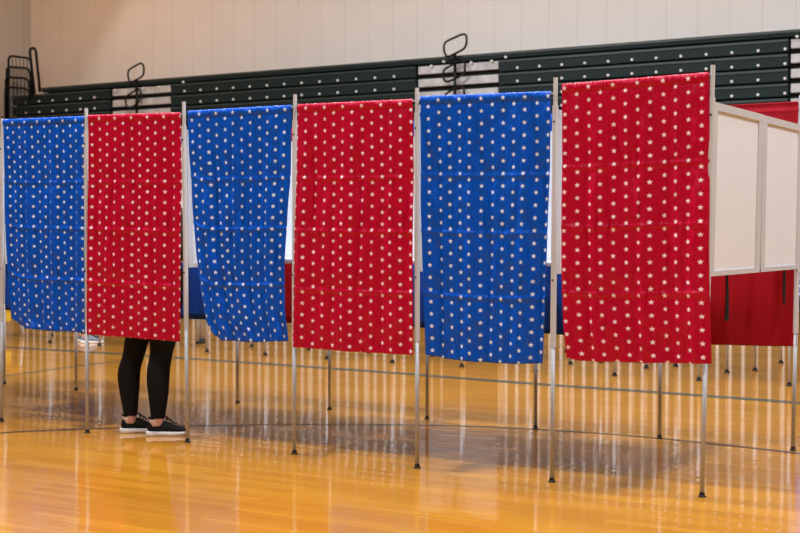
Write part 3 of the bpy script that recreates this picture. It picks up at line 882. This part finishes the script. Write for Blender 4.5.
    for sy in (-1, 1):
        bmesh.ops.create_uvsphere(bm, u_segments=10, v_segments=8, radius=0.011, matrix=Matrix.Translation(T(0.130, sy * 0.031, 1.578 * k)))
    link('eyes', bm, 'eye', body, smooth=True)
    bm = bmesh.new(); tube(bm, [T(0.132, -0.024, 1.502 * k), T(0.143, 0, 1.504 * k), T(0.132, 0.024, 1.502 * k)], [.003, .007, .003], 8)
    link('mouth', bm, 'lip', body, smooth=True)
    for (loc, rz) in shoes:
        shoe_mesh(shoe_mat, body, loc, rz)
        bm = bmesh.new()
        bq = Vector(loc) + Vector((math.cos(rz), math.sin(rz), 0)) * 0.045
        loft(bm, [ell((bq.x, bq.y, z_), a, a * 0.86, n=16) for z_, a in ((0.06, .034), (0.088, .036), (0.096, .037), (0.104, .036))])
        link('sock', bm, 'sock', body, smooth=True)
    return body

def leg_from(px_pts, y):
    """(px, h, half width across the view) -> keys at depth y"""
    return [((px - 400) * y / F, y + dy, h, a, b_) for (px, h, a, b_, dy) in px_pts]
yN, yF = 8.10, 8.225
near = leg_from([(157.0, 0.055, .034, .032, 0), (157.2, 0.10, .0375, .036, 0), (157.4, 0.15, .043, .042, 0), (157.6, 0.22, .052, .050, .0), (157.4, 0.29, .0605, .056, .005), (157.2, 0.345, .064, .058, .01), (157.6, 0.40, .0645, .058, .015), (159.3, 0.46, .063, .059, .02), (160.6, 0.51, .065, .062, .025), (161.8, 0.58, .077, .072, .03), (163.5, 0.70, .086, .080, .05), (166, 0.84, .088, .085, .06)], yN)
far = leg_from([(130.2, 0.055, .034, .032, 0), (129.8, 0.10, .0365, .036, 0), (129.5, 0.15, .042, .041, 0), (128.9, 0.22, .051, .049, 0), (128.4, 0.29, .0595, .055, 0), (128.2, 0.345, .0635, .058, 0), (129.2, 0.40, .0635, .058, 0), (132.4, 0.46, .0625, .058, 0), (134.6, 0.51, .065, .062, 0), (137.4, 0.58, .072, .070, .0), (147, 0.70, .084, .080, .0), (157.5, 0.84, .088, .085, .01)], yF)
toN = math.radians(10)
shN = Vector(((146.9 - 400) * yN / F, yN - 0.012, 0)); shF = Vector(((120.6 - 400) * yF / F, yF - 0.012, 0))
hip = Vector(((161.5 - 400) * 8.2 / F, 8.215, 0))
make_person('person in black leggings and black running shoes with white soles, standing behind the red curtain',
            [near, far], hip, math.radians(38), 'black_knit', 'jacket', 'shoe', [(shN, toN), (shF, math.radians(14))])

# somebody in grey sneakers far behind the first curtain
g = ground(97, 343)
y2 = g.y
def leg2(px, y): return [((px - 400) * y / F, y, h, a, a * .95) for h, a in ((0.055, .04), (0.1, .045), (0.2, .055), (0.32, .065), (0.45, .066), (0.52, .07), (0.65, .085), (0.84, .09))]
make_person('person in grey sneakers with white soles, far off behind the leftmost blue curtain',
            [leg2(84.5, y2), leg2(77, y2 + 0.19)], Vector(((81 - 400) * y2 / F, y2 + 0.1, 0)), math.radians(5), 'denim', 'jacket', 'grey_shoe',
            [(Vector(((81 - 400) * y2 / F, y2 - 0.01, 0)), 0.0), (Vector(((73.5 - 400) * y2 / F, y2 + 0.18, 0)), 0.05)], height=1.74, hair='short')

# ------------------------------------------------------------------ odds and ends seen under the curtains
g = ground(202, 343)
bm = bmesh.new()
st = empty('equipment_stand', g); tag(st, 'pale grey stand on a thick post with black foot, far behind the front booths', 'stand')
tube(bm, [(0, 0, 0.03), (0, 0, 1.0)], 0.036, 16); link('post', bm, 'post_grey', st, smooth=True)
bm = bmesh.new(); tube(bm, [(0, 0, 0), (0, 0, 0.02), (0, 0, 0.045)], [0.075, 0.07, 0.04], 16); link('foot', bm, 'rubber', st, smooth=True)
bm = bmesh.new(); box(bm, (-0.22, -0.18, 1.0), (0.22, 0.18, 1.06), bevel=0.012); link('top_plate', bm, 'post_grey', st)

g = ground(4, 336)
ch = empty('plastic_chair', g, math.radians(20)); tag(ch, 'yellow plastic chair with pale legs, far off at the left edge', 'chair')
bm = bmesh.new()
rings = []
for x, z0 in ((-0.22, 0.44), (-0.2, 0.42), (0.0, 0.405), (0.18, 0.42), (0.21, 0.41)):
    rings.append([(x, -0.22, z0), (x, -0.12, z0 - 0.012), (x, 0.12, z0 - 0.012), (x, 0.22, z0), (x, 0.22, z0 + 0.015), (x, 0.12, z0 + 0.004), (x, -0.12, z0 + 0.004), (x, -0.22, z0 + 0.015)])
loft(bm, rings); link('seat', bm, 'yellow', ch)
bm = bmesh.new()
rings = []
for z0, x in ((0.42, -0.2), (0.55, -0.22), (0.66, -0.25), (0.75, -0.28)):
    rings.append([(x, -0.2, z0), (x - 0.015, 0, z0), (x, 0.2, z0), (x + 0.015, 0.2, z0), (x, 0, z0), (x + 0.015, -0.2, z0)])
loft(bm, rings); link('backrest', bm, 'yellow', ch)
bm = bmesh.new(); box(bm, (-0.08, -0.08, 0.17), (0.08, 0.08, 0.39), bevel=0.02); link('book_bin', bm, 'yellow', ch)
for sx_ in (-1, 1):
    for sy in (-1, 1):
        bm = bmesh.new(); tube(bm, [(sx_ * 0.21, sy * 0.21, 0.0), (sx_ * 0.17, sy * 0.17, 0.42)], 0.013, 8); link('leg', bm, 'alu_white', ch, smooth=True)

# ------------------------------------------------------------------ turn the finished hall so that its rows lie along world X
_T = Matrix.Rotation(TURN, 4, 'Z')
bpy.context.view_layer.update()
for o in list(COL.objects):
    if o.parent is None and o.type in ('MESH', 'EMPTY'):
        o.matrix_world = _T @ o.matrix_world
# meshes that were built in hall coordinates: bake the turn into the vertices
for o in list(COL.objects):
    if o.parent is None and o.type == 'MESH' and o.get('kind') != 'structure' and not o.children:
        o.data.transform(_T); o.matrix_world = Matrix.Identity(4)
